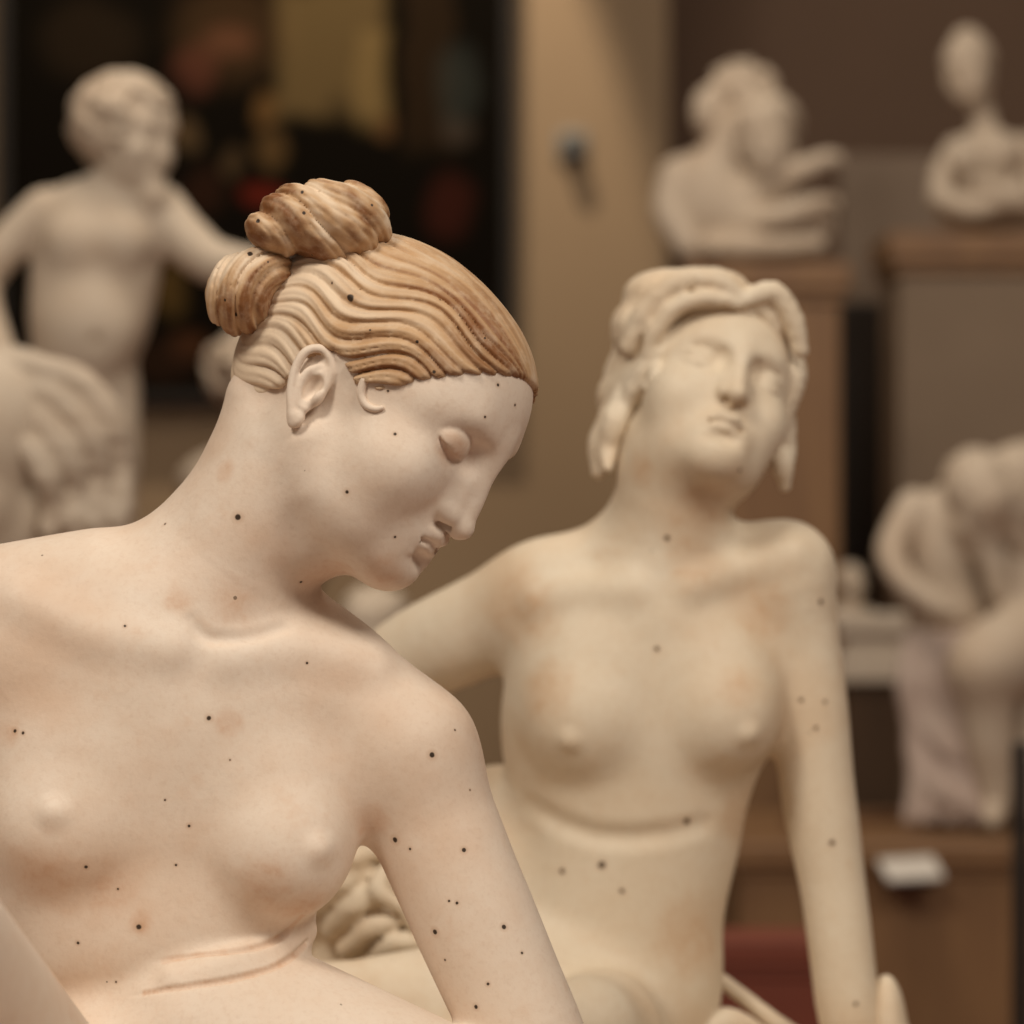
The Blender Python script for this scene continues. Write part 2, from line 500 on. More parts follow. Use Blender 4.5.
    # small curl before the ear
    cf = Field(); cp = BodyPen(cf, V1)
    def hh(px, py, dep):
        p = allf.hit(CAM, ray(px, py)); return (px, py, (p[1]-V1.Y0)*V1.ppm + dep)
    cp.curve([hh(364,380,-1.6),hh(361,393,-1.6),hh(365,404,-1.6),hh(374,409,-1.6),hh(382,408,-1.8)],[4.4,4.4,4,3.4,2.4])
    me, V = mesh_from_field('side_curl', cf, 0.0011)
    place('side_curl', me, matb, root)
    # rough base
    sf = Field(); sp = BodyPen(sf, V1)
    sp.box((230,1316,-170),(520,36,490), rnd=14)
    Pen(sf, V1(230,1310,-170), I3, V1.u).disp(lambda p: 5*wob(p, 0.02, 51), (0,0,0), 900)
    me, V = mesh_from_field('rock_base', sf, 0.008)
    place('rock_base', me, matb, root)
    return root, allf, AnyOf(hairs)

class AnyOf(Field):
    def __init__(self, fs): self.fs = fs
    def ev(self, P, bc=None, br=0.0, band=0.0):
        d = self.fs[0].ev(P)
        for q in self.fs[1:]: d = np.minimum(d, q.ev(P))
        return d

class TwoField(Field):
    """head and body blended with one soft seam"""
    def __init__(self, a, b, k, hc, hr):
        self.a, self.b, self.k, self.hc, self.hr = a, b, k, hc, hr
    def ev(self, P, bc=None, br=0.0, band=0.0):
        d = self.b.ev(P, bc, br, band + self.k)
        if bc is not None and math.dist(bc, self.hc) > self.hr + br: return d
        return smin(d, self.a.ev(P, bc, br, band + self.k), self.k)
    def bounds(self):
        l1, h1 = self.a.bounds(); l2, h2 = self.b.bounds()
        return np.minimum(l1, l2), np.maximum(h1, h2)
# ------------------------------------------------------------------ second statue
V2 = View(3.0)
HEAD2_R = rotm(0,14,0) @ rotm(-24,0,0) @ rotm(0,0,-77)
HEAD2_S = 0.0094
HEAD2_T = V2(736,370,-44) - HEAD2_R @ (np.array((8.5,0,2.75)) * HEAD2_S)

def build_second(matb):
    base = V2(620,1100); base = np.array([base[0], 3.05, V2(0,1098)[2]])
    root = empty('female_statue', base, 'plaster nude statue gazing upward with wavy parted hair, behind the looking-down statue', 'statue')
    f = Field(); b = BodyPen(f, V2)
    b.ell((632,725,20),(132,165,82))
    b.ell((660,632,28),(130,76,66), k=50)
    b.path([(640,560,40),(782,572,30)],[42,46], k=40)
    b.path([(652,545,40),(542,600,50)],[40,48], k=40)
    b.path([(660,600,25),(668,540,14),(674,478,0)],[62,57,58], k=35)
    # her right arm going back, her left arm straight down
    b.curve([(542,598,46),(468,632,80),(395,672,115),(330,760,120),(300,860,90)],[54,51,47,42,36], k=36)
    b.curve([(300,860,90),(288,960,60),(280,1050,30)],[36,32,22], k=10)
    b.ell((276,1082,10),(22,14,34), k=10)
    b.curve([(784,572,30),(805,680,26),(819,800,20),(835,900,12),(847,1000,0),(856,1060,-10)],[48,40,37.5,33,32,24], k=26)
    b.ell((862,1088,-30),(26,13,36), k=12)
    for dx, dd in ((-20,-58),(-7,-70),(8,-68),(20,-56)):
        b.path([(862+dx*.8,1088,-48),(862+dx,1088,-30+dd*.7),(862+dx*1.1,1095,-30+dd)],[8,7,5], k=4)
    b.path([(840,1088,-24),(826,1090,-50),(824,1096,-68)],[8,8,6], k=5)
    # breasts
    b.ell((584,706,-18),(56,66,48), k=40)
    b.ell((580,722,-40),(47,46,40), k=26)
    b.ell((720,702,-18),(56,64,48), k=40)
    b.ell((727,718,-40),(44,44,38), k=26)
    # waist, belly, hips, legs
    b.ell((628,850,25),(108,95,74), k=36)
    b.ell((612,960,25),(112,140,80), k=40)
    b.ell((500,900,80),(95,138,95), k=30)
    b.ell((560,1010,35),(145,85,105), k=34)
    b.path([(560,1005,10),(440,1025,-80),(330,1030,-150)],[92,78,62], k=26)
    b.path([(330,1030,-150),(230,1062,-40),(150,1078,60)],[60,46,30], k=16)
    b.path([(600,1040,0),(600,1035,-110),(585,1030,-170)],[80,62,50], k=16)
    b.path([(585,1030,-170),(480,1068,-190),(380,1080,-180)],[48,40,26], k=14)
    # crease under the ribs, navel, neck pit
    def on(px, py, dep):
        h = f.hit(CAM, ray(px, py)); return (px, py, (h[1]-V2.Y0)*V2.ppm + dep)
    b.path([on(528,806,-7), on(560,824,-3.5), on(596,836,-1.5), on(632,838,-1.5), on(672,834,-4), on(706,826,-8)],[.8,1.6,2.2,2,1.4,.6], k=20, op='s')
    b.path([on(690,588,8), on(740,570,9), on(790,552,10)],[5,6,5], k=26)
    b.path([on(632,590,8), on(585,592,10), on(540,600,11)],[5,5,4], k=30)
    for px, py in ((570,740),(748,734)):
        b.ell(on(px, py, 5.5),(7,6,7), k=14)
    hf = Field(); sculpt_head(Pen(hf, HEAD2_T, HEAD2_R, HEAD2_S), 'open', ears=False, nw=0.82, nz=0.75)
    allf = TwoField(hf, f, 24 * V2.u, np.array(HEAD2_T), 0.25)
    me, V = mesh_from_field('body', allf, 0.0022)
    place('body', me, matb, root)
    # hair
    h2 = Field(); h = Pen(h2, HEAD2_T, HEAD2_R, HEAD2_S)
    h.ell((-0.9,0,5.2),(9.6,7.7,7.9)); h.ell((2.6,0,6.6),(6.5,6.0,5.2), k=1.5); h.ell((-4.5,0,0),(4.6,6.2,4.6), k=2)
    Tt, Rr, Ss = HEAD2_T.astype(F32), HEAD2_R.astype(F32), HEAD2_S
    X = [-11,-3,0,2,3.2,4.6,6.5,8.0,11]; Z = [-4,-3,-2,-1,1.5,5.4,8.0,9.0,9.5]
    h2.add(lambda P: ((lambda q: (np.interp(q[:,0], X, Z).astype(F32) - q[:,2])*0.6)(((P - Tt) @ Rr) / Ss) * Ss).astype(F32), h.w((0,0,5)), 0.25, 'i', 0.3*Ss)
    rs = np.random.RandomState(4)
    for s in (-1, 1):
        rows = [[(8.6,.5,8.9),(7.9,2.4,8.6),(6.6,4.5,7.1),(5.5,5.9,4.8),(4.6,6.6,2.6),(2.6,7.3,0.8),(0,7.6,-0.6)],
                [(7.0,.5,10.6),(6.4,3.0,10.2),(5.0,5.2,8.6),(4.0,6.6,6.0),(3.0,7.4,3.4),(1.0,7.9,1.4),(-1.5,7.6,-0.4)],
                [(4.6,.6,12.0),(3.9,3.7,11.4),(2.7,6.0,9.4),(1.8,7.4,6.6),(0.8,8.0,3.8),(-1.0,8.1,1.6),(-3.5,7.2,0.0)],
                [(1.6,.6,12.8),(1.0,4.2,12.0),(0,6.7,9.8),(-.8,7.9,6.8),(-1.8,8.2,4.0),(-3.4,7.8,1.8),(-5.5,6.4,0.2)],
                [(-1.6,.5,12.9),(-2.2,4.2,12.0),(-3,6.6,9.8),(-3.6,7.6,6.8),(-4.6,7.6,4.0),(-6,6.6,1.8)]]
        for r_, row in enumerate(rows):
            pts = []
            for i, (x, y, z) in enumerate(row):
                w = 0.55*math.sin(i*2.1 + r_*1.3 + s)
                pts.append((x + 0.5*w, (y*0.95 + 0.55*w)*s, z + w*0.9))
            h.curve(pts, [0.9,1.3,1.05,1.35,1.05,1.2,0.8][:len(pts)], k=0.3, n=4)
            pts2 = [(x+0.2, y, z+0.75) for x, y, z in pts]
    hb = BodyPen(h2, V2)
    for c_, r_, k_ in (((668,296,22),(46,28,44),8), ((704,286,12),(44,20,40),8), ((762,306,14),(30,22,34),6), ((640,330,20),(30,34,40),8)): hb.ell(c_, r_, k=k_)
    hb.curve([(742,298,-30),(712,280,-34),(676,284,-30),(646,312,-22),(628,346,-14)],[8,11,12,12,9], k=5)
    hb.curve([(738,304,-34),(708,298,-40),(678,306,-36),(656,330,-30),(648,352,-26)],[6,9,10,10,7], k=5)
    hb.curve([(746,300,-30),(772,292,-22),(792,318,-14),(800,350,-8)],[8,12,12,9], k=5)
    # loose locks
    h.curve([(1,-7.2,0.4),(0.8,-7.6,-2.2),(-0.4,-7.3,-4.4),(0.2,-7.1,-6.4)],[1.2,1.25,1.0,.5], k=.4)
    h.curve([(-1.5,-7.2,0.0),(-2.2,-7.6,-3.0),(-3.0,-7.0,-5.5)],[1.3,1.2,.7], k=.4)
    h.curve([(3.4,6.9,2.2),(2.2,7.8,0.2),(2.6,7.9,-1.4),(1.6,8.8,-2.8)],[1.1,1.2,1.0,.6], k=.4)
    h.curve([(4.8,-6.0,2.6),(5.4,-6.0,1.2),(4.6,-6.5,0.2)],[.8,.8,.5], k=.4)
    h.curve([(7.9,-0.7,9.2),(6.8,-2.2,10.3),(5.4,-3.8,10.4),(4.2,-5.4,9.4)],[.9,1.2,1.3,1.0], k=.4)
    h.curve([(7.8,1.2,9.0),(6.9,3.0,9.7),(5.6,4.8,9.2)],[.9,1.2,1.1], k=.4)
    h.disp(lambda p: 0.10*np.abs(wob(p, 1.6, 71)), (0,0,4), 16)
    me, V = mesh_from_field('hair', h2, 0.0023)
    place('hair', me, matb, root)
    # drapery heaped beside the hip
    df = Field(); d = BodyPen(df, V2)
    d.ell((372,900,60),(72,62,60))
    for i, (x0, y0, x1, y1) in enumerate(((318,905,372,872),(330,930,400,884),(345,950,418,915),(372,958,428,940),(330,880,380,852),(300,900,330,860))):
        d.curve([(x0,y0,10+6*i%9),((x0+x1)/2-4,(y0+y1)/2-7,-6),(x1,y1,8)],[9,11,8], k=7)
    d.curve([(392,862,0),(378,890,-14),(398,905,-16),(412,925,-8)],[9,9,8,7], k=5)
    d.ell((360,1010,70),(110,70,60), k=30)
    Pen(df, V2(370,900,40), I3, V2.u).disp(lambda p: 2.2*wob(p, 0.09, 81), (0,0,0), 160)
    me, V = mesh_from_field('drapery', df, 0.004)
    place('drapery', me, matb, root)
    # cloth beside the hand and rim of the base
    cf = Field(); c = BodyPen(cf, V2)
    c.ell((886,1040,12),(22,66,40)); c.ell((900,1075,0),(28,40,50), k=20)
    c.curve([(705,968,70),(742,996,60),(784,1028,50),(850,1068,30)],[7,8,9,12], k=8)
    c.curve([(690,1040,-10),(725,1024,10),(765,1040,20)],[14,17,12], k=8)
    me, V = mesh_from_field('cloth', cf, 0.004)
    place('cloth', me, matb, root)
    sf = Field(); s_ = BodyPen(sf, V2)
    s_.box((560,1122,-40),(430,28,280), rnd=10)
    Pen(sf, V2(560,1122,-40), I3, V2.u).disp(lambda p: 4*wob(p, 0.02, 51), (0,0,0), 700)
    me, V = mesh_from_field('rock_base', sf, 0.01)
    place('rock_base', me, matb, root)
    return root, allf
# ------------------------------------------------------------------ statues further back
def head_at(f, T, R, s, k=0.0, eyes='open', ears=True):
    hf = Field(); sculpt_head(Pen(hf, T, R, s), eyes, ears)
    hc = np.array(T, float)
    f.add(lambda P: hf.ev(P), hc, 0.17*s/0.01, 'u', k)
def curls(h, n, seed, zmin=1.0, r=1.5, face=4.5, cap=(9.4,7.6,7.8)):
    rs = np.random.RandomState(seed)
    h.ell((-0.9,0,5.2), cap)
    c = 0
    while c < n:
        v = rs.normal(size=3); v /= np.linalg.norm(v)
        p = np.array((-0.9,0,5.2)) + v*np.array(cap)
        if p[2] < zmin or (p[0] > face and p[2] < 8.6): continue
        t = np.cross(v, rs.normal(size=3)); t /= np.linalg.norm(t)
        q = np.cross(v, t)
        h.path([p + r*0.9*(math.cos(a)*t + math.sin(a)*q) + v*0.25*a for a in np.linspace(0, 4.6, 6)], [r*.45,r*.5,r*.5,r*.45,r*.4,r*.25], k=0.25)
        c += 1

def build_boy(mat):
    V = View(5.0)
    root = empty('boy_statue', (V(85,0)[0], 5.05, V(0,612)[2]), 'plaster statue of a curly-haired standing boy in front of the dark painting', 'statue')
    f = Field(); b = BodyPen(f, V)
    b.ell((97,262,5),(57,68,40)); b.ell((102,222,8),(66,44,38), k=36)
    b.ell((91,300,2),(55,62,43), k=40); b.ell((86,335,-4),(52,54,46), k=30); b.ell((80,372,4),(50,42,42), k=20)
    b.path([(118,205,4),(122,165,0)],[30,25], k=16)
    b.curve([(46,214,6),(6,248,0),(-18,290,-10),(-4,345,-40),(11,380,-60)],[26,21,18,17,15], k=8)
    b.ell((17,396,-66),(15,17,11), k=8)
    for i in range(4): b.path([(9+5*i,404,-68),(8+5.5*i,418,-72),(9+5.2*i,428,-70)],[4,3.6,3], k=2)
    b.path([(28,396,-66),(34,408,-70),(34,416,-72)],[4.5,4,3], k=3)
    b.curve([(158,212,4),(186,240,-6),(214,262,-18),(258,268,-30)],[29,25,23,18], k=18)
    b.ell((280,268,-34),(16,14,9), k=8)
    for i in range(4): b.path([(290,261+5*i,-36),(302,260+5.5*i,-38),(311,261+5.2*i,-36)],[4,3.6,3], k=2)
    b.path([(282,258,-36),(292,250,-40),(299,248,-40)],[4.5,4,3], k=3)
    b.ell((152,196,-20),(17,15,16), k=10)
    b.ell((76,243,-30),(27,25,18), k=16); b.ell((121,241,-30),(26,25,18), k=16); b.ell((92,332,-32),(36,36,20), k=22); b.ell((96,340,-54),(4,5,8), k=5, op='s')
    b.curve([(58,392,0),(56,450,-6),(60,500,-6),(56,560,4),(58,592,4)],[34,30,24,20,14], k=14)
    b.curve([(108,392,6),(112,450,0),(114,500,6),(114,560,14),(116,592,14)],[32,28,23,19,13], k=14)
    for x, d in ((57,-10),(116,0)): b.path([(x,598,d+12),(x,600,d-14),(x+2,603,d-34)],[13,13,9], k=8)
    R = rotm(0,8,0) @ rotm(0,0,-90+58); s = 0.0073
    T = V(124,150,0)
    head_at(f, T, R, s, 0.012, ears=False)
    me, _ = mesh_from_field('body', f, 0.005); place('body', me, mat, root)
    h2 = Field(); curls(Pen(h2, T, R, s), 80, 3, zmin=-2.0, r=2.1, face=3.8, cap=(9.9,8.2,8.2))
    me, _ = mesh_from_field('hair', h2, 0.005); place('hair', me, mat, root)
    s2 = Field(); p = BodyPen(s2, V); p.box((86,620,-4),(92,10,66), rnd=3)
    me, _ = mesh_from_field('plinth', s2, 0.006); place('plinth', me, mat, root)

def build_curly(mat):
    V = View(4.05)
    root = empty('bust', (V(0,0)[0], 4.12, V(0,688)[2]), 'plaster bust with long curly hair at the left edge, head bowed, partly cut off', 'bust')
    f = Field(); b = BodyPen(f, V)
    R = rotm(0,-14,0) @ rotm(18,0,0) @ rotm(0,0,-90-52); s = 0.0118
    T = V(2,478,0)
    b.ell((10,640,10),(120,52,60)); b.path([(18,610,15),(12,520,10)],[58,50], k=30)
    b.box((10,770,10),(200,88,200), op='s')
    head_at(f, T, R, s, 0.02, 'down', ears=False)
    me, _ = mesh_from_field('body', f, 0.005); place('body', me, mat, root)
    h2 = Field(); h = BodyPen(h2, V)
    h.ell((42,442,26),(76,82,54))
    h.ell((-30,430,20),(60,70,70), k=20)
    paths = [[(-30,378),(24,368),(74,378),(110,416),(122,462),(124,500),(116,536)],
             [(-30,396),(20,390),(62,402),(92,436),(101,478),(96,510),(102,540)],
             [(-30,412),(14,408),(44,424),(68,456),(78,492),(72,520),(78,542)],
             [(-40,424),(2,426),(28,446),(46,474),(54,504),(50,530)]]
    for i, pp in enumerate(paths):
        pts = [(x, y, -30 - 5*i - 22*math.sin(min(j/4.0, 1)*2.2) + 14*(j > 3)) for j, (x, y) in enumerate(pp)]
        h.curve(pts, [11,15,15,15,13,11,7][:len(pts)], k=4, n=5)
    for x, y, d in ((112,505,-34),(88,512,-42),(64,508,-48)):
        h.path([(x,y-16,d),(x-7,y,d-6),(x+2,y+14,d-4),(x+8,y+3,d-2)],[8,9,8,4], k=4)
    Pen(h2, V(44,448,0), I3, V.u).disp(lambda p: 1.5*wob(p, 0.12, 91), (0,0,0), 200)
    me, _ = mesh_from_field('hair', h2, 0.0045); place('hair', me, mat, root)

def small_bust(mat, V, cx, top, hs, yaw, label, foot, seed, group=None):
    """head and shoulders on a round socle; hs = head size in px (vertex to chin)"""
    s = hs / 20.5 * V.u
    root = empty('bust', (V(cx,0)[0], V.Y0, V(0,foot)[2]), label, 'bust', group)
    f = Field(); b = BodyPen(f, V)
    T = V(cx, top + 0.61*hs, 0); R = rotm(0,0,-90+yaw)
    sy = top + hs*1.55
    b.ell((cx,sy,4),(hs*.82,hs*.42,hs*.42)); b.path([(cx,sy,6),(cx,top+.8*hs,4)],[hs*.3,hs*.26], k=hs*.2)
    b.path([(cx,sy+hs*.3,4),(cx,foot-hs*.16,4)],[hs*.22,hs*.2], k=hs*.12)
    b.path([(cx,foot-hs*.1,4),(cx,foot-hs*.09,4)],[hs*.34,hs*.34], k=hs*.05)
    b.box((cx,foot+hs*.5,4),(hs,hs*.5,hs), op='s')
    head_at(f, T, R, s, 0.1*hs*V.u, ears=False)
    me, _ = mesh_from_field('body', f, 0.006); place('body', me, mat, root)
    h2 = Field(); curls(Pen(h2, T, R, s), 36, seed, zmin=0.0, r=1.8, face=3.8)
    me, _ = mesh_from_field('hair', h2, 0.006); place('hair', me, mat, root)

def build_pair(mat):
    V = View(6.5)
    root = empty('bust_group', (V(755,0)[0], 6.52, V(0,266)[2]), 'plaster group of two heads pressed together, on brown pedestal above the upward-gazing statue', 'statue')
    f = Field(); b = BodyPen(f, V)
    b.ell((694,198,8),(34,46,36)); b.ell((738,214,10),(50,46,36), k=22)
    b.ell((790,226,12),(46,34,32), k=18); b.ell((735,250,8),(62,12,42), k=12)
    b.path([(712,175,8),(732,130,4)],[22,19], k=14)
    b.path([(772,195,4),(772,150,0)],[20,19], k=12)
    b.curve([(760,190,-14),(796,172,-26),(824,160,-24)],[14,12,9], k=6)
    b.curve([(752,222,-24),(788,214,-38),(820,203,-34)],[13,12,9], k=6)
    b.curve([(735,246,-28),(780,246,-40),(818,244,-34)],[13,10,8], k=6)
    b.curve([(680,178,-6),(672,212,-16),(690,246,-30)],[22,19,15], k=8)
    for x, y in ((826,158),(822,202)):
        b.ell((x+5,y,-26),(9,7,8), k=5)
        for i in range(4): b.path([(x+9,y-5+3.4*i,-28),(x+16,y-4+3.4*i,-28)],[2.3,1.8], k=1)
    R1 = rotm(0,30,0) @ rotm(0,0,-90+75); R2 = rotm(0,-14,0) @ rotm(0,0,-90-28)
    s = 0.0066
    T1 = V(738,112,14); T2 = V(771,144,-12)
    head_at(f, T1, R1, s, 0.012, 'down', ears=False); head_at(f, T2, R2, s*1.08, 0.012, 'down', ears=False)
    me, _ = mesh_from_field('body', f, 0.006); place('body', me, mat, root)
    for T, R, sd in ((T1,R1,5),(T2,R2,6)):
        h2 = Field(); h = Pen(h2, T, R, s); curls(h, 46, sd, zmin=0.0, r=1.6, face=4.0)
        if sd == 5: BodyPen(h2, V).ell((708,112,8),(17,26,20), k=8)
        me, _ = mesh_from_field('hair', h2, 0.006); place('hair', me, mat, root)

def build_crossed(mat):
    V = View(6.8)
    root = empty('bust', (V(985,0)[0], 6.82, V(0,236)[2]), 'plaster half-figure with folded arms and small head, on the wide pedestal top right', 'bust')
    f = Field(); b = BodyPen(f, V)
    b.ell((988,176,10),(38,40,32)); b.ell((988,150,8),(38,20,24), k=12)
    b.path([(988,142,8),(976,88,0)],[14,11], k=8)
    b.ell((966,158,-18),(19,19,14), k=10); b.ell((1004,152,-18),(19,19,14), k=10)
    b.curve([(956,150,6),(942,176,-4),(941,196,-20)],[13,12,11], k=4)
    b.curve([(940,196,-20),(974,209,-42),(1008,196,-44)],[12,11.5,10], k=5)
    b.curve([(1028,148,6),(1040,178,-4),(1038,204,-20)],[15,13,12], k=6)
    b.curve([(1038,204,-20),(1020,202,-46),(994,188,-48)],[12,11.5,9], k=5)
    b.ell((1018,190,-48),(9,11,8), k=4); b.ell((984,184,-48),(9,7,7), k=4)
    for i in range(4): b.path([(1014+3.6*i,184,-54),(1014+3.6*i,176,-52)],[2.2,1.8], k=1); 
    for i in range(4): b.path([(978,179+3.4*i,-52),(970,178+3.4*i,-50)],[2.2,1.8], k=1)
    b.ell((986,216,8),(52,16,34), k=14)
    s = 0.0064; R = rotm(0,-12,0) @ rotm(0,0,-90-30)
    T = V(972,78,0)
    head_at(f, T, R, s, 0.012, ears=False)
    me, _ = mesh_from_field('body', f, 0.006); place('body', me, mat, root)
    h2 = Field(); h = Pen(h2, T, R, s)
    h.ell((-1.0,0,5.2),(9.2,7.3,7.6)); h.ell((-2.2,0,9.8),(5.6,5.0,5.6), k=2)
    X = [-11,-2,1,4,6,9]; Z = [-3,-1,2,5,8,9]
    Tt, Rr, Ss = T.astype(F32), R.astype(F32), s
    h2.add(lambda P: ((lambda q: (np.interp(q[:,0], X, Z).astype(F32) - q[:,2])*0.6)(((P - Tt) @ Rr) / Ss) * Ss).astype(F32), h.w((0,0,5)), 0.25, 'i', 0.3*Ss)
    me, _ = mesh_from_field('hair', h2, 0.005); place('hair', me, mat, root)

def build_embrace(mat, matd):
    V = View(5.75)
    root = empty('statue_group', (V(975,0)[0], 5.77, V(0,826)[2]), 'plaster group of two embracing nude figures with a bowed round head, at the right edge', 'statue')
    f = Field(); b = BodyPen(f, V)
    # leaning figure
    b.ell((942,548,10),(36,62,34)); b.ell((946,612,16),(40,40,36), k=18)
    b.path([(950,520,4),(970,492,0)],[22,20], k=12)
    b.curve([(914,508,4),(892,548,-16),(902,578,-34),(934,604,-48)],[19,16,14,12], k=8)
    b.ell((944,610,-52),(11,8,8), k=5)
    for i in range(4): b.path([(950,604+3.6*i,-54),(960,605+3.6*i,-54)],[2.4,1.9], k=1)
    b.curve([(960,520,-6),(990,552,-30),(1000,590,-30)],[18,15,12], k=8)
    # reclining figure
    b.ell((1030,590,-4),(40,56,32), k=10); b.curve([(1040,560,-10),(1010,520,-34),(988,470,-20)],[17,14,11], k=6)
    b.path([(1030,560,-4),(1028,515,-8)],[18,16], k=10)
    b.curve([(1040,640,-10),(1006,656,-46),(984,668,-64)],[48,44,36], k=12)
    b.curve([(984,668,-64),(990,728,-56),(996,788,-50)],[33,26,18], k=10)
    b.path([(996,806,-50),(992,820,-72)],[14,9], k=8)
    b.curve([(1050,690,-10),(1040,750,-30),(1030,806,-30)],[40,28,16], k=10)
    R1 = rotm(0,18,0) @ rotm(38,0,0) @ rotm(0,0,-90+30); s = 0.0073
    T1 = V(973,508,-16)
    R2 = rotm(-15,0,0) @ rotm(0,0,-90-60); T2 = V(1024,500,-14)
    for ff in (f,): Pen(ff).box((V(975,0)[0], 5.75, zat(843,5.5)-0.30), (.6,.6,.301), op='s')
    head_at(f, T1, R1, s, 0.012, 'down', ears=False); head_at(f, T2, R2, s, 0.012, ears=False)
    me, _ = mesh_from_field('body', f, 0.006); place('body', me, mat, root)
    for T, R, sd in ((T1,R1,15),(T2,R2,16)):
        h2 = Field(); h = Pen(h2, T, R, s); h.ell((-0.9,0,5.2),(9.5,7.7,7.9))
        X = [-11,-2,1,4,6,9]; Z = [-3,-1,2,5,8,9]
        Tt, Rr, Ss = T.astype(F32), R.astype(F32), s
        h2.add(lambda P, Tt=Tt, Rr=Rr, Ss=Ss: ((lambda q: (np.interp(q[:,0], X, Z).astype(F32) - q[:,2])*0.6)(((P - Tt) @ Rr) / Ss) * Ss).astype(F32), h.w((0,0,5)), 0.25, 'i', 0.3*Ss)
        h.disp(lambda p: 0.3*wob(p, 1.6, 95), (0,0,4), 15)
        me, _ = mesh_from_field('hair', h2, 0.006); place('hair', me, mat, root)
    d = Field(); p = BodyPen(d, V)
    p.ell((938,690,14),(32,86,34)); p.ell((958,780,6),(44,60,44), k=24); p.ell((965,802,0),(52,22,48), k=16)
    for i, x in enumerate((908,921,936,951,964)):
        p.curve([(x+4,636,-14),(x-4,680,-26),(x+3,724,-26),(x+8+3*i,780,-36),(x+2+6*i,818,-44)],[8,8.5,8,9,8], k=6)
    p.curve([(915,700,-24),(940,745,-36),(990,770,-30)],[9,10,9], k=5)
    p.curve([(912,748,-24),(938,790,-44),(985,812,-44)],[9,10,9], k=5)
    for ff in (d,): Pen(ff).box((V(975,0)[0], 5.75, zat(843,5.5)-0.30), (.6,.6,.301), op='s')
    me, _ = mesh_from_field('drapery', d, 0.006); place('drapery', me, matd, root)
# ------------------------------------------------------------------ materials
def nodes(name):
    m = bpy.data.materials.new(name); m.use_nodes = True
    nt = m.node_tree; b = nt.nodes['Principled BSDF']
    return m, nt, b
def link(nt, a, b): nt.links.new(a, b)
def mixc(nt, fac, a, b):
    n = nt.nodes.new('ShaderNodeMix'); n.data_type = 'RGBA'
    for sock, v in ((n.inputs[0], fac), (n.inputs[6], a), (n.inputs[7], b)):
        if isinstance(v, (int, float)): sock.default_value = v
        elif isinstance(v, tuple): sock.default_value = (*v, 1)
        else: nt.links.new(v, sock)
    return n.outputs[2]
def noise(nt, vec, scale, detail=3, rough=.55, lo=.35, hi=.65):
    n = nt.nodes.new('ShaderNodeTexNoise'); n.inputs['Scale'].default_value = scale
    n.inputs['Detail'].default_value = detail; n.inputs['Roughness'].default_value = rough
    nt.links.new(vec, n.inputs['Vector'])
    r = nt.nodes.new('ShaderNodeMapRange'); r.interpolation_type = 'SMOOTHSTEP'
    r.inputs[1].default_value = lo; r.inputs[2].default_value = hi
    nt.links.new(n.outputs[0], r.inputs[0]); return r.outputs[0], n.outputs[0]
def mth(nt, op, a, b=0.0):
    n = nt.nodes.new('ShaderNodeMath'); n.operation = op
    for s, v in zip(n.inputs, (a, b)):
        if isinstance(v, (int, float)): s.default_value = v
        else: nt.links.new(v, s)
    return n.outputs[0]
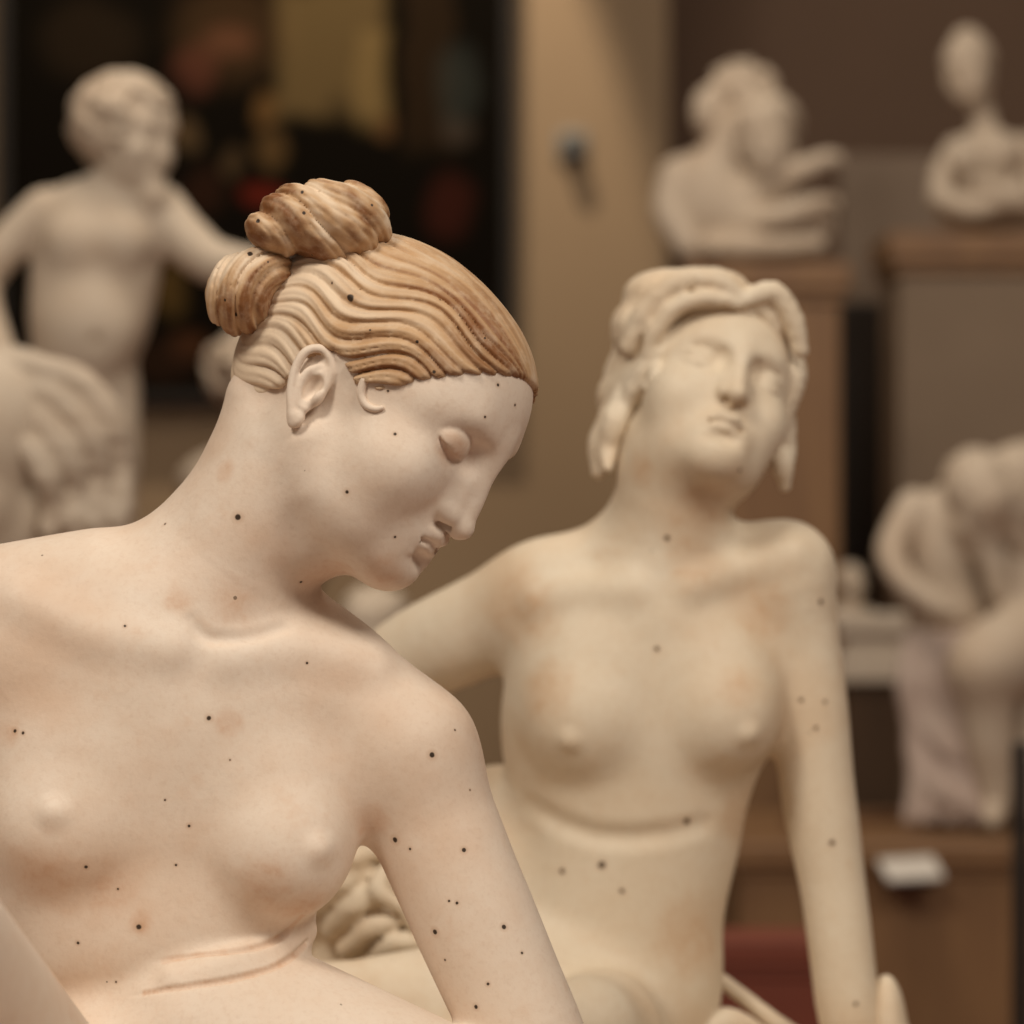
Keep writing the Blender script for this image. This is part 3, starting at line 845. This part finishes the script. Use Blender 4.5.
def plaster(name, base, warm, pale, specks=(), scatter=0.0, hair=False, rough=.55, stains_shade=()):
    m, nt, b = nodes(name)
    tc = nt.nodes.new('ShaderNodeTexCoord').outputs['Object']
    w, _ = noise(nt, tc, 7, 4, .6, .42, .72)
    p, _ = noise(nt, tc, 11, 3, .5, .45, .7)
    g, gr = noise(nt, tc, 90, 4, .65, .4, .75)
    if hair:
        at = nt.nodes.new('ShaderNodeAttribute'); at.attribute_name = 'stain'
        cr = nt.nodes.new('ShaderNodeValToRGB'); nt.links.new(at.outputs['Fac'], cr.inputs[0])
        e = cr.color_ramp.elements
        e[0].position = .1; e[0].color = (.73,.58,.43,1); e[1].position = .95; e[1].color = (.24,.10,.035,1)
        x = e.new(.5); x.color = (.52,.33,.18,1)
        c = mixc(nt, mth(nt, 'MULTIPLY', g, .35), cr.outputs[0], (.74,.60,.44))
    else:
        c = mixc(nt, mth(nt, 'MULTIPLY', w, .6), base, warm)
        c = mixc(nt, mth(nt, 'MULTIPLY', p, .5), c, pale)
        c = mixc(nt, mth(nt, 'MULTIPLY', g, .16), c, warm)
        g2, _ = noise(nt, tc, 260, 3, .7, .45, .8)
        c = mixc(nt, mth(nt, 'MULTIPLY', g2, .22), c, tuple(v*.8 for v in warm))
        b2, _ = noise(nt, tc, 34, 4, .6, .6, .78)
        c = mixc(nt, mth(nt, 'MULTIPLY', b2, .35), c, warm)
    if stains_shade:
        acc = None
        for q, rr in stains_shade:
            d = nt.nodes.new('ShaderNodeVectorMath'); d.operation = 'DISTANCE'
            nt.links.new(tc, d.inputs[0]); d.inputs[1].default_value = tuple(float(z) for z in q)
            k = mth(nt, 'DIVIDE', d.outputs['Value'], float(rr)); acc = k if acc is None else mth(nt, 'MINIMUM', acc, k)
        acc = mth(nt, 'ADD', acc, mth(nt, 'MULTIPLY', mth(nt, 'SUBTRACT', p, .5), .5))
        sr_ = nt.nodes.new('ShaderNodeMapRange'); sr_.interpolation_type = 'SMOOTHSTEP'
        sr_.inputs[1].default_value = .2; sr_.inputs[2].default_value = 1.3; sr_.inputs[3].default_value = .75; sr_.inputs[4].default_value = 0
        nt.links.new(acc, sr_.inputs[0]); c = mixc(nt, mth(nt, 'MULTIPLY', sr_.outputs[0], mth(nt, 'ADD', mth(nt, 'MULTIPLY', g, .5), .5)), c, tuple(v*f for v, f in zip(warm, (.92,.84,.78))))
    if scatter:
        v = nt.nodes.new('ShaderNodeTexVoronoi'); v.inputs['Scale'].default_value = 38
        nt.links.new(tc, v.inputs['Vector'])
        sz = nt.nodes.new('ShaderNodeSeparateColor'); nt.links.new(v.outputs['Color'], sz.inputs[0])
        keep = mth(nt, 'GREATER_THAN', sz.outputs[0], 1 - scatter)
        rad = mth(nt, 'MULTIPLY', sz.outputs[1], .055)
        c = mixc(nt, mth(nt, 'MULTIPLY', mth(nt, 'MULTIPLY', mth(nt, 'LESS_THAN', v.outputs['Distance'], rad), keep), .75), c, (.10,.06,.03))
    if specks:
        acc = None
        for q, r in specks:
            d = nt.nodes.new('ShaderNodeVectorMath'); d.operation = 'DISTANCE'
            nt.links.new(tc, d.inputs[0]); d.inputs[1].default_value = tuple(float(z) for z in q)
            k = mth(nt, 'DIVIDE', d.outputs['Value'], float(r))
            acc = k if acc is None else mth(nt, 'MINIMUM', acc, k)
        halo = nt.nodes.new('ShaderNodeMapRange'); halo.inputs[1].default_value = .8; halo.inputs[2].default_value = 2.6
        halo.inputs[3].default_value = .35; halo.inputs[4].default_value = 0
        wob_ = mth(nt, 'ADD', acc, mth(nt, 'MULTIPLY', mth(nt, 'SUBTRACT', gr, .5), 1.0))
        nt.links.new(wob_, halo.inputs[0]); c = mixc(nt, halo.outputs[0], c, (.42,.22,.10))
        core = nt.nodes.new('ShaderNodeMapRange'); core.inputs[1].default_value = .75; core.inputs[2].default_value = 1.1
        core.inputs[3].default_value = 1; core.inputs[4].default_value = 0
        nt.links.new(wob_, core.inputs[0]); c = mixc(nt, core.outputs[0], c, (.04,.024,.014))
    nt.links.new(c, b.inputs['Base Color'])
    b.inputs['Roughness'].default_value = rough; b.inputs['Specular IOR Level'].default_value = .35
    bp = nt.nodes.new('ShaderNodeBump'); bp.inputs['Strength'].default_value = .2; bp.inputs['Distance'].default_value = .002
    nt.links.new(gr, bp.inputs['Height']); nt.links.new(bp.outputs[0], b.inputs['Normal'])
    return m
def paint(name, col, col2=None, scale=6, rough=.6, bump=.05):
    m, nt, b = nodes(name)
    tc = nt.nodes.new('ShaderNodeTexCoord').outputs['Object']
    f, raw = noise(nt, tc, scale, 4, .6, .3, .7)
    c = mixc(nt, f, col, col2 or tuple(x*.85 for x in col))
    nt.links.new(c, b.inputs['Base Color']); b.inputs['Roughness'].default_value = rough
    bp = nt.nodes.new('ShaderNodeBump'); bp.inputs['Strength'].default_value = bump; bp.inputs['Distance'].default_value = .003
    nt.links.new(raw, bp.inputs['Height']); nt.links.new(bp.outputs[0], b.inputs['Normal'])
    return m
def wood(name, col, col2):
    m, nt, b = nodes(name)
    tc = nt.nodes.new('ShaderNodeTexCoord').outputs['Object']
    mp = nt.nodes.new('ShaderNodeMapping'); mp.inputs['Scale'].default_value = (14, 14, 1.6); nt.links.new(tc, mp.inputs[0])
    f, raw = noise(nt, mp.outputs[0], 2.2, 5, .65, .3, .7)
    nt.links.new(mixc(nt, f, col, col2), b.inputs['Base Color']); b.inputs['Roughness'].default_value = .45
    return m

# ------------------------------------------------------------------ simple solids
import bmesh
def bm_box(bm, c, h, rz=0, bev=0.006):
    t = bmesh.new(); bmesh.ops.create_cube(t, size=2)
    M = Matrix.Translation(Vector(c)) @ Matrix.Rotation(rz, 4, 'Z') @ Matrix.Diagonal((*h, 1))
    bmesh.ops.transform(t, matrix=M, verts=t.verts)
    if bev: bmesh.ops.bevel(t, geom=t.edges[:], offset=bev, segments=2, profile=.6, affect='EDGES')
    me = bpy.data.meshes.new('t'); t.to_mesh(me); t.free(); bm.from_mesh(me); bpy.data.meshes.remove(me)
def solid(name, boxes, mat, parent=None, loc=None, rz=0, bev=.006):
    bm = bmesh.new()
    for c, h in boxes: bm_box(bm, c, h, 0, bev)
    me = bpy.data.meshes.new(name); bm.to_mesh(me); bm.free(); me.materials.append(mat)
    o = bpy.data.objects.new(name, me); COL.objects.link(o)
    if parent: o.parent = parent
    if loc is not None: o.location = loc
    o.rotation_euler.z = rz
    return o
def pedestal(x, y, top, hx, hy, mat, label, matcap=None, rz=0, cap=.055, over=.025, name='pedestal', group=None, caps=None):
    r = empty(name, (x, y, 0), label, 'pedestal', group); r.rotation_euler.z = rz
    solid('cap', caps or [((0,0,top-cap*.35),(hx+over,hy+over,cap*.35)), ((0,0,top-cap*.85),(hx+over*.5,hy+over*.5,cap*.17))], matcap or mat, r, bev=.005)
    solid('shaft', [((0,0,(top-cap+.14)/2),(hx,hy,(top-cap-.14)/2))], mat, r, bev=.004)
    solid('base', [((0,0,.05),(hx+over,hy+over,.05)), ((0,0,.12),(hx+over*.5,hy+over*.5,.02))], mat, r, bev=.005)
    return r
# ------------------------------------------------------------------ assemble
sc = bpy.context.scene
WY = 8.3                      # distance of the painted wall
def at(px, py, Y): return np.array([(px-512)*Y/FPX, Y, HC-(py-512)*Y/FPX])
def zat(py, Y): return HC-(py-512)*Y/FPX
def xat(px, Y): return (px-512)*Y/FPX

BASE, WARM, PALE = (.775,.655,.545), (.68,.47,.33), (.835,.74,.645)
m_bg = plaster('aged_plaster', (.62,.525,.42), (.53,.40,.29), (.68,.595,.49))
m_dr = plaster('greyed_plaster', (.50,.40,.35), (.42,.31,.26), (.58,.50,.44))
m_h = bpy.data.materials.new('hair_tmp')

S1 = [(350,298,4.5),(258,221,2.5),(250,254,3),(302,192,2),(304,213,2),(236,314,2.5),(332,283,1.5),(417,342,2),(434,372,2),(498,385,2),(485,338,1.5),
      (388,391,1.8),(395,434,2),(515,405,1.5),(485,417,1.5),(347,492,2.6),(395,537,1.6),(238,517,4),(125,626,1.8),(209,718,2.8),(189,826,2),(15,731,2.6),(23,733,2),
      (139,927,3.6),(301,582,1.8),(307,663,1.5),(432,755,3.4),(395,840,3.6),(410,849,1.8),(464,850,2.6),(435,932,3.4),(457,903,1.9),(449,901,1.5),(504,927,2.8),
      (488,984,2),(476,1007,2.6),(522,953,1.5),(86,867,2.2),(176,865,1.5),(118,889,1.4),(78,943,2),(116,982,1.4),(165,800,1.2),(230,760,1.2),(455,730,1.3),(470,790,1.3),(445,960,1.4),(69,531,1.6),(165,524,1.4)]
S2 = [(667,538,4),(657,649,4),(821,602,4),(570,515,3),(801,700,3),(825,702,3),(816,728,3),(602,865,5),(562,871,4),(622,891,3.5),(687,821,5),(832,843,4),(856,1004,3),(740,470,3)]
def speck_points(field, lst, Y, base):
    out = []
    for px, py, r in lst:
        h = field.hit(CAM, ray(px, py)); out.append((h - base, r * .85 * h[1] / FPX))
    return out
class Late:            # a material finished once the surface is known
    pass
import types
m_f = bpy.data.materials.new('front_plaster_tmp'); m_s = bpy.data.materials.new('second_plaster_tmp')
r1, f1, fh = build_front(m_f, m_h, None)
r2, f2 = build_second(m_s)
def finish(root, tmp, field, lst, Y, name, scat, cols, stains_shade=(), hair=False):
    base = np.array(root.location)
    m = plaster(name, *cols, specks=speck_points(field, lst, Y, base), scatter=scat, hair=hair, stains_shade=speck_points(field, stains_shade, Y, base))
    for o in root.children_recursive:
        for sl in o.material_slots:
            if sl.material == tmp: sl.material = m
    bpy.data.materials.remove(tmp)
ST1 = [(45,882,48),(110,892,34),(272,880,42),(302,905,28),(372,822,20),(384,572,26),(228,722,15),(330,570,34),(235,600,40),(10,735,20),(139,922,14),(455,450,22),(180,600,20),(225,470,16),(375,826,10),(362,830,8)]  # warm patches: armpit and crease dirt, plus neck and chin shade painted in
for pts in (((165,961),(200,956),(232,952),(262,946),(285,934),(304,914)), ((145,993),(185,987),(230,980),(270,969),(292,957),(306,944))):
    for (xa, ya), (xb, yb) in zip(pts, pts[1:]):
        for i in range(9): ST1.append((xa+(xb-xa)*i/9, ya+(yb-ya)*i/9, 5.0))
ST2 = [(700,505,48),(690,560,36),(520,610,48),(545,690,34),(760,610,34),(740,820,40),(735,690,26),(690,940,45),(640,470,20)]  # warm patches painting in the shade under chin and along the torso
finish(r1, m_h, fh, [(x, y, r*1.15) for x, y, r in S1[:11]]+[(312,255,1.5),(268,262,1.4),(225,300,2),(372,205,1.6),(440,300,1.3),(370,330,1.4)], 2.4, 'bronzed_plaster', .25, (BASE, WARM, PALE), hair=True)
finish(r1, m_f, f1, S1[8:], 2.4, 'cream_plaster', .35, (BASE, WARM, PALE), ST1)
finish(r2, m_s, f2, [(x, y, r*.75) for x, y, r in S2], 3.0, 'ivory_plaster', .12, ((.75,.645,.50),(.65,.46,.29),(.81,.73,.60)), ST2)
# hair pinholes
hb = np.array(r1.location)
build_boy(m_bg); build_curly(m_bg); build_pair(m_bg); build_crossed(m_bg); build_embrace(m_bg, m_dr)
small_bust(m_bg, View(5.7), 254, 335, 95, 60, 'plaster bust almost hidden behind the neck of the bun-haired statue', 545, 11)
small_bust(m_bg, View(5.2), 374, 590, 78, -30, 'small pale plaster bust peeping out below the chin of the looking-down statue', 745, 12)
small_bust(m_bg, View(6.25), 852, 566, 34, 20, 'tiny plaster bust on the white pedestal, behind the shoulder of the upward-gazing statue', 618, 13)

# room
m_wall = paint('ochre_wall', (.27,.19,.115), (.25,.175,.105), 1.2, .8)
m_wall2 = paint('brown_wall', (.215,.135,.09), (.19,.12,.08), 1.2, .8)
m_floor = paint('red_floor', (.20,.045,.022), (.15,.035,.02), 3, .7)
def struct(o): o['kind'] = 'structure'; return o
xc = xat(668, WY)
struct(solid('wall_back', [((( -4.2+xc)/2, WY+.1, 2.1),((xc+4.2)/2,.1,2.1))], m_wall, bev=0))
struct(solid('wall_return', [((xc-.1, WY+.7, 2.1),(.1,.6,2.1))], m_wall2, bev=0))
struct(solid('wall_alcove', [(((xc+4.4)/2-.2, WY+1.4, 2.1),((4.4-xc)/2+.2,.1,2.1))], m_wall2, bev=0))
struct(solid('wall_left', [((-4.3, 3.5, 2.1),(.1,5.6,2.1))], m_wall, bev=0))
struct(solid('wall_right', [((4.3, 3.5, 2.1),(.1,6.1,2.1))], m_wall, bev=0))
struct(solid('floor', [((0, 3.9, -.05),(4.4,6,.05))], m_floor, bev=0))
struct(solid('baseboard_back', [(((-4.2+xc)/2, WY-.012, .07),((xc+4.2)/2,.012,.07))], wood('dark_skirting', (.07,.04,.025), (.05,.03,.02)), bev=.003))

# painting
PX0, PX1, PZ0, PZ1 = xat(-3, 8.22), xat(514, 8.22), zat(403, 8.22), 3.15
pr = empty('painting', ((PX0+PX1)/2, 8.29, PZ0), 'large very dark oil painting with an ochre patch hanging behind the boy statue', 'painting')
pw, ph = (PX1-PX0)/2, (PZ1-PZ0)
def canvas():
    m, nt, b = nodes('dark_canvas')
    tc = nt.nodes.new('ShaderNodeTexCoord').outputs['Object']
    nz = nt.nodes.new('ShaderNodeTexNoise'); nz.inputs['Scale'].default_value = 9; nz.inputs['Detail'].default_value = 3; nt.links.new(tc, nz.inputs['Vector'])
    ds = nt.nodes.new('ShaderNodeVectorMath'); ds.operation = 'MULTIPLY_ADD'
    nt.links.new(nz.outputs['Color'], ds.inputs[0]); ds.inputs[1].default_value = (.07,0,.07); nt.links.new(tc, ds.inputs[2])
    sp = nt.nodes.new('ShaderNodeSeparateXYZ'); nt.links.new(ds.outputs[0], sp.inputs[0])
    c = (.004,.003,.002)
    def blot(px, py, rx, ry, col, e=2.0, box=False, a=1.0):
        nonlocal c
        x0, z0 = xat(px, 8.22) - pr.location.x + .035, zat(py, 8.22) - PZ0 + .035
        u = 8.22/FPX
        dx = mth(nt, 'ABSOLUTE', mth(nt, 'DIVIDE', mth(nt, 'SUBTRACT', sp.outputs[0], float(x0)), rx*u))
        dz = mth(nt, 'ABSOLUTE', mth(nt, 'DIVIDE', mth(nt, 'SUBTRACT', sp.outputs[2], float(z0)), ry*u))
        d = mth(nt, 'MAXIMUM', dx, dz) if box else mth(nt, 'SQRT', mth(nt, 'ADD', mth(nt, 'MULTIPLY', dx, dx), mth(nt, 'MULTIPLY', dz, dz)))
        r = nt.nodes.new('ShaderNodeMapRange'); r.interpolation_type = 'SMOOTHSTEP'
        r.inputs[1].default_value = .8 if box else .5; r.inputs[2].default_value = 1.12; r.inputs[3].default_value = a*.46; r.inputs[4].default_value = 0
        nt.links.new(d, r.inputs[0]); c = mixc(nt, r.outputs[0], c, col)
    blot(230,30,70,60,(.055,.03,.014)); blot(90,40,60,50,(.022,.014,.008)); blot(228,42,26,22,(.12,.05,.028)); blot(195,70,26,30,(.10,.035,.022))
    blot(330,50,56,70,(.17,.115,.05), box=True); blot(372,80,18,50,(.22,.15,.06), box=True, a=.6)
    blot(340,118,16,36,(.004,.003,.002)); blot(305,135,36,22,(.004,.003,.002)); blot(370,140,34,22,(.004,.003,.002))
    blot(428,60,26,90,(.028,.016,.008), box=True); blot(458,90,26,55,(.03,.034,.03)); blot(460,130,22,20,(.05,.035,.026))
    blot(266,110,14,20,(.16,.085,.03)); blot(274,148,18,22,(.12,.07,.028)); blot(188,135,16,20,(.11,.07,.035)); blot(235,165,14,18,(.08,.05,.025))
    blot(384,128,12,14,(.12,.06,.025)); blot(262,195,26,16,(.16,.018,.010)); blot(450,205,30,40,(.05,.012,.008)); blot(205,190,24,30,(.03,.012,.007))
    blot(172,290,20,34,(.11,.065,.02)); blot(190,345,22,20,(.09,.035,.015)); blot(165,360,40,30,(.03,.014,.008)); blot(300,300,60,60,(.02,.011,.007))
    nt.links.new(c, b.inputs['Base Color']); b.inputs['Roughness'].default_value = .8; b.inputs['Specular IOR Level'].default_value = .02
    return m
solid('canvas', [((0,-.045,ph/2),(pw-.015,.012,ph/2-.015))], canvas(), pr, bev=0)
mfr = paint('black_frame', (.008,.006,.005), None, 9, .9)
solid('frame', [((-pw+.012,-.04,ph/2),(.012,.03,ph/2)), ((pw-.012,-.04,ph/2),(.012,.03,ph/2)), ((0,-.04,.012),(pw,.03,.012)), ((0,-.04,ph-.012),(pw,.03,.012))], mfr, pr, bev=.003)

# wall sensor
def tube(bm, c, r, depth, axis='Y', seg=24):
    t = bmesh.new(); bmesh.ops.create_cone(t, cap_ends=True, segments=seg, radius1=r, radius2=r*.86, depth=depth)
    if axis == 'Y': bmesh.ops.rotate(t, cent=(0,0,0), matrix=Matrix.Rotation(math.pi/2, 3, 'X'), verts=t.verts)
    bmesh.ops.translate(t, vec=c, verts=t.verts)
    bmesh.ops.bevel(t, geom=[e for e in t.edges if len(e.link_faces)==2 and e.calc_face_angle()>1.0], offset=r*.12, segments=2, affect='EDGES')
    me = bpy.data.meshes.new('t'); t.to_mesh(me); t.free(); bm.from_mesh(me); bpy.data.meshes.remove(me)
def mesh_obj(name, bm, mat, parent=None, loc=None):
    me = bpy.data.meshes.new(name); bm.to_mesh(me); bm.free(); me.materials.append(mat)
    o = bpy.data.objects.new(name, me); COL.objects.link(o)
    if parent: o.parent = parent
    if loc is not None: o.location = loc
    return o
sp = at(572, 146, WY)
sr = empty('wall_sensor', sp, 'small grey round sensor mounted on the ochre wall', 'sensor')
bm = bmesh.new(); bm_box(bm, (0,-.008,0), (.034,.008,.034), 0, .005)
mesh_obj('back_plate', bm, paint('grey_plastic', (.20,.20,.19), None, 20, .4), sr)
bm = bmesh.new(); tube(bm, (0,-.045,-.006), .026, .06)
mesh_obj('housing', bm, paint('dark_plastic', (.035,.033,.03), None, 20, .4), sr)

# pedestals
m_ped = wood('brown_pedestal_wood', (.27,.148,.066), (.21,.11,.05))
m_grey = paint('taupe_pedestal_paint', (.235,.17,.115), (.21,.15,.10), 4)
m_dark = wood('dark_wood_and_shade', (.022,.013,.008), (.016,.010,.006))  # card holder wood; also the near-black standing for shade between pedestals
m_white = paint('white_pedestal_paint', (.74,.66,.56), (.68,.60,.50), 5)
m_red = paint('red_plinth_paint', (.22,.05,.025), (.18,.04,.02), 5)
pb = lambda o: np.array(o.location)
T1 = zat(1352, 2.4); T1 = V1(0,1360,-170)[2]
b1 = V1(230,1316,-170); pedestal(b1[0], b1[1], T1, .33, .31, m_grey, 'wide taupe pedestal under the nearest looking-down statue')
b2 = V2(560,1122,-40); pedestal(b2[0], b2[1], V2(0,1156,-40)[2], .35, .22, m_grey, 'wide taupe pedestal under the upward-gazing statue')
v = View(5.0); pedestal(v(86,0)[0], 4.995, v(0,630,-4)[2], .14, .11, m_ped, 'brown pedestal under the standing boy statue')
v = View(4.05); pedestal(v(10,0)[0], 4.06, zat(682,4.06), .15, .13, m_ped, 'brown pedestal under the curly-haired bust at the left edge')
pedestal(xat(254,5.7), 5.7, zat(545,5.7), .10, .10, m_ped, 'brown pedestal under the bust hidden behind the front statue\'s neck')
pedestal(xat(374,5.2), 5.2, zat(745,5.2), .10, .10, m_ped, 'brown pedestal under the small bust below the chin')
pedestal(xat(764,6.5), 6.56, zat(264,6.44), .128, .16, m_ped, 'tall brown pedestal with a cap moulding under the pair of plaster heads', cap=.07, over=.018)
pedestal(xat(989,6.8), 6.82, zat(236,6.76), .185, .15, m_grey, 'broad taupe pedestal under the folded-arms half-figure', m_ped, cap=.075, over=.02)
wt = zat(614,6.2)
pedestal(xat(872,6.25), 6.25, wt, .048, .05, wood('umber_wood', (.085,.05,.028), (.065,.038,.022)), 'dark pedestal with white stepped top holding the tiny bust', m_white, cap=.12, over=.018, caps=[((0,0,wt-.017),(.066,.068,.017)),((0,0,wt-.053),(.054,.056,.02)),((0,0,wt-.095),(.062,.064,.022))], name='pedestal')
# plinth of the embracing group, its board and label
V9 = View(6.0)
ppl = pedestal(xat(905,5.8), 5.81, zat(843,5.5), .285, .29, m_ped, 'low wide brown plinth under the embracing group, with a label card', cap=.05, over=.02)
zt = zat(843,5.5)
pl = solid('wooden_batten', [((0,0,.009),(.15,.011,.009))], wood('pale_wood', (.24,.135,.075), (.20,.11,.06)), None, (xat(860,5.85), 5.86, zt), rz=math.radians(34), bev=.002)
pl['label'] = 'thin wooden batten lying on the brown plinth beside the embracing group'; pl['category'] = 'batten'
bm = bmesh.new(); bm_box(bm, (0,0,0), (.043,.036,.003), 0, .001)
bmesh.ops.rotate(bm, cent=(0,0,0), matrix=Matrix.Rotation(math.radians(20), 3, 'X') @ Matrix.Rotation(math.radians(8),3,'Z'), verts=bm.verts)
lc = Vector((xat(910,5.46), 5.45, zt-.035)) - ppl.location
card = mesh_obj('label_card', bm, paint('card_white', (.80,.76,.70), None, 30, .5), ppl, lc); card['label'] = 'white tilted label card'
bm = bmesh.new(); bm_box(bm, (0,.028,-.014), (.036,.024,.012), 0, .002)
mesh_obj('card_holder', bm, m_dark, card)
# near-black panel added for the shaded gap, partition, post, red plinth
o = solid('gap_shade_board', [((0,0,(zat(302,7.2))/2),(.062,.02,zat(302,7.2)/2))], m_dark, None, (xat(866,7.2), 7.2, 0)); o['label'] = 'tall nearly black upright board standing in for the shade between the brown and taupe pedestals'; o['category'] = 'board'
o = solid('partition', [((0,0,zat(156,7.7)/2),(.42,.03,zat(156,7.7)/2))], paint('partition_paint', (.24,.175,.125), (.21,.155,.11), 3), None, (xat(1035,7.7), 7.7, 0)); o['label'] = 'brown display partition behind the folded-arms half-figure'; o['category'] = 'partition'
o = solid('metal_post', [((0,0,zat(742,4.9)/2),(.011,.011,zat(742,4.9)/2)), ((0,0,.006),(.09,.09,.006))], paint('black_metal', (.010,.008,.007), None, 9, .4), None, (xat(1021,4.9), 4.9, 0), bev=.002); o['label'] = 'thin black metal post at the lower right edge'; o['category'] = 'post'
pedestal(xat(775,4.7), 4.70, zat(940,4.63), .10, .06, m_red, 'dark red plinth seen between the torso and arm of the upward-gazing statue', cap=.05, over=.01)

# ------------------------------------------------------------------ light and camera
def area(name, loc, tgt, size, e, col, spot=None):
    l = bpy.data.lights.new(name, 'SPOT' if spot else 'AREA'); l.energy = e; l.color = col
    if spot: l.spot_size = math.radians(spot[0]); l.spot_blend = spot[1]; l.shadow_soft_size = size
    else: l.shape = 'DISK'; l.size = size
    o = bpy.data.objects.new(name, l); COL.objects.link(o); o.location = loc
    o.rotation_euler = (Vector(tgt) - Vector(loc)).to_track_quat('-Z', 'Y').to_euler(); return o
area('unseen_lamp', (-1.3,.9,3.9), (0,2.6,1.4), .8, 54, (1,.90,.76))
area('unseen_lamp', (1.5,.7,3.6), (.1,2.6,1.4), 1.1, 50, (1,.90,.77))  # added fill, stands in for bounce light from the right front
area('unseen_lamp', (-.2,4.6,4.4), (.2,6.2,1.6), 1.0, 42, (1,.84,.66))  # added unseen light to brighten the statues further back
area('shadow_edge_spot', (-.35,7.3,4.0), (-.6,8.3,2.4), .05, 200, (1,.82,.60), spot=(54,.10))  # unseen spot added so its cone edge draws the diagonal wall shadow
w = bpy.data.worlds.new('room_light'); w.use_nodes = True; sc.world = w
bg = w.node_tree.nodes['Background']; bg.inputs[0].default_value = (1,.83,.68,1); bg.inputs[1].default_value = .29
cam = bpy.data.cameras.new('camera'); cam.lens = FPX/1024*36; cam.sensor_width = 36; cam.clip_start = .05
co = bpy.data.objects.new('camera', cam); COL.objects.link(co); co.location = CAM; co.rotation_euler = (math.pi/2, 0, 0)
cam.dof.use_dof = True; cam.dof.focus_distance = 2.40; cam.dof.aperture_fstop = 126.56/27
sc.camera = co
sc.view_settings.view_transform = 'Standard'; sc.view_settings.look = 'None'; sc.view_settings.gamma = 1; sc.view_settings.exposure = -0.1
sc.cycles.use_denoising = True
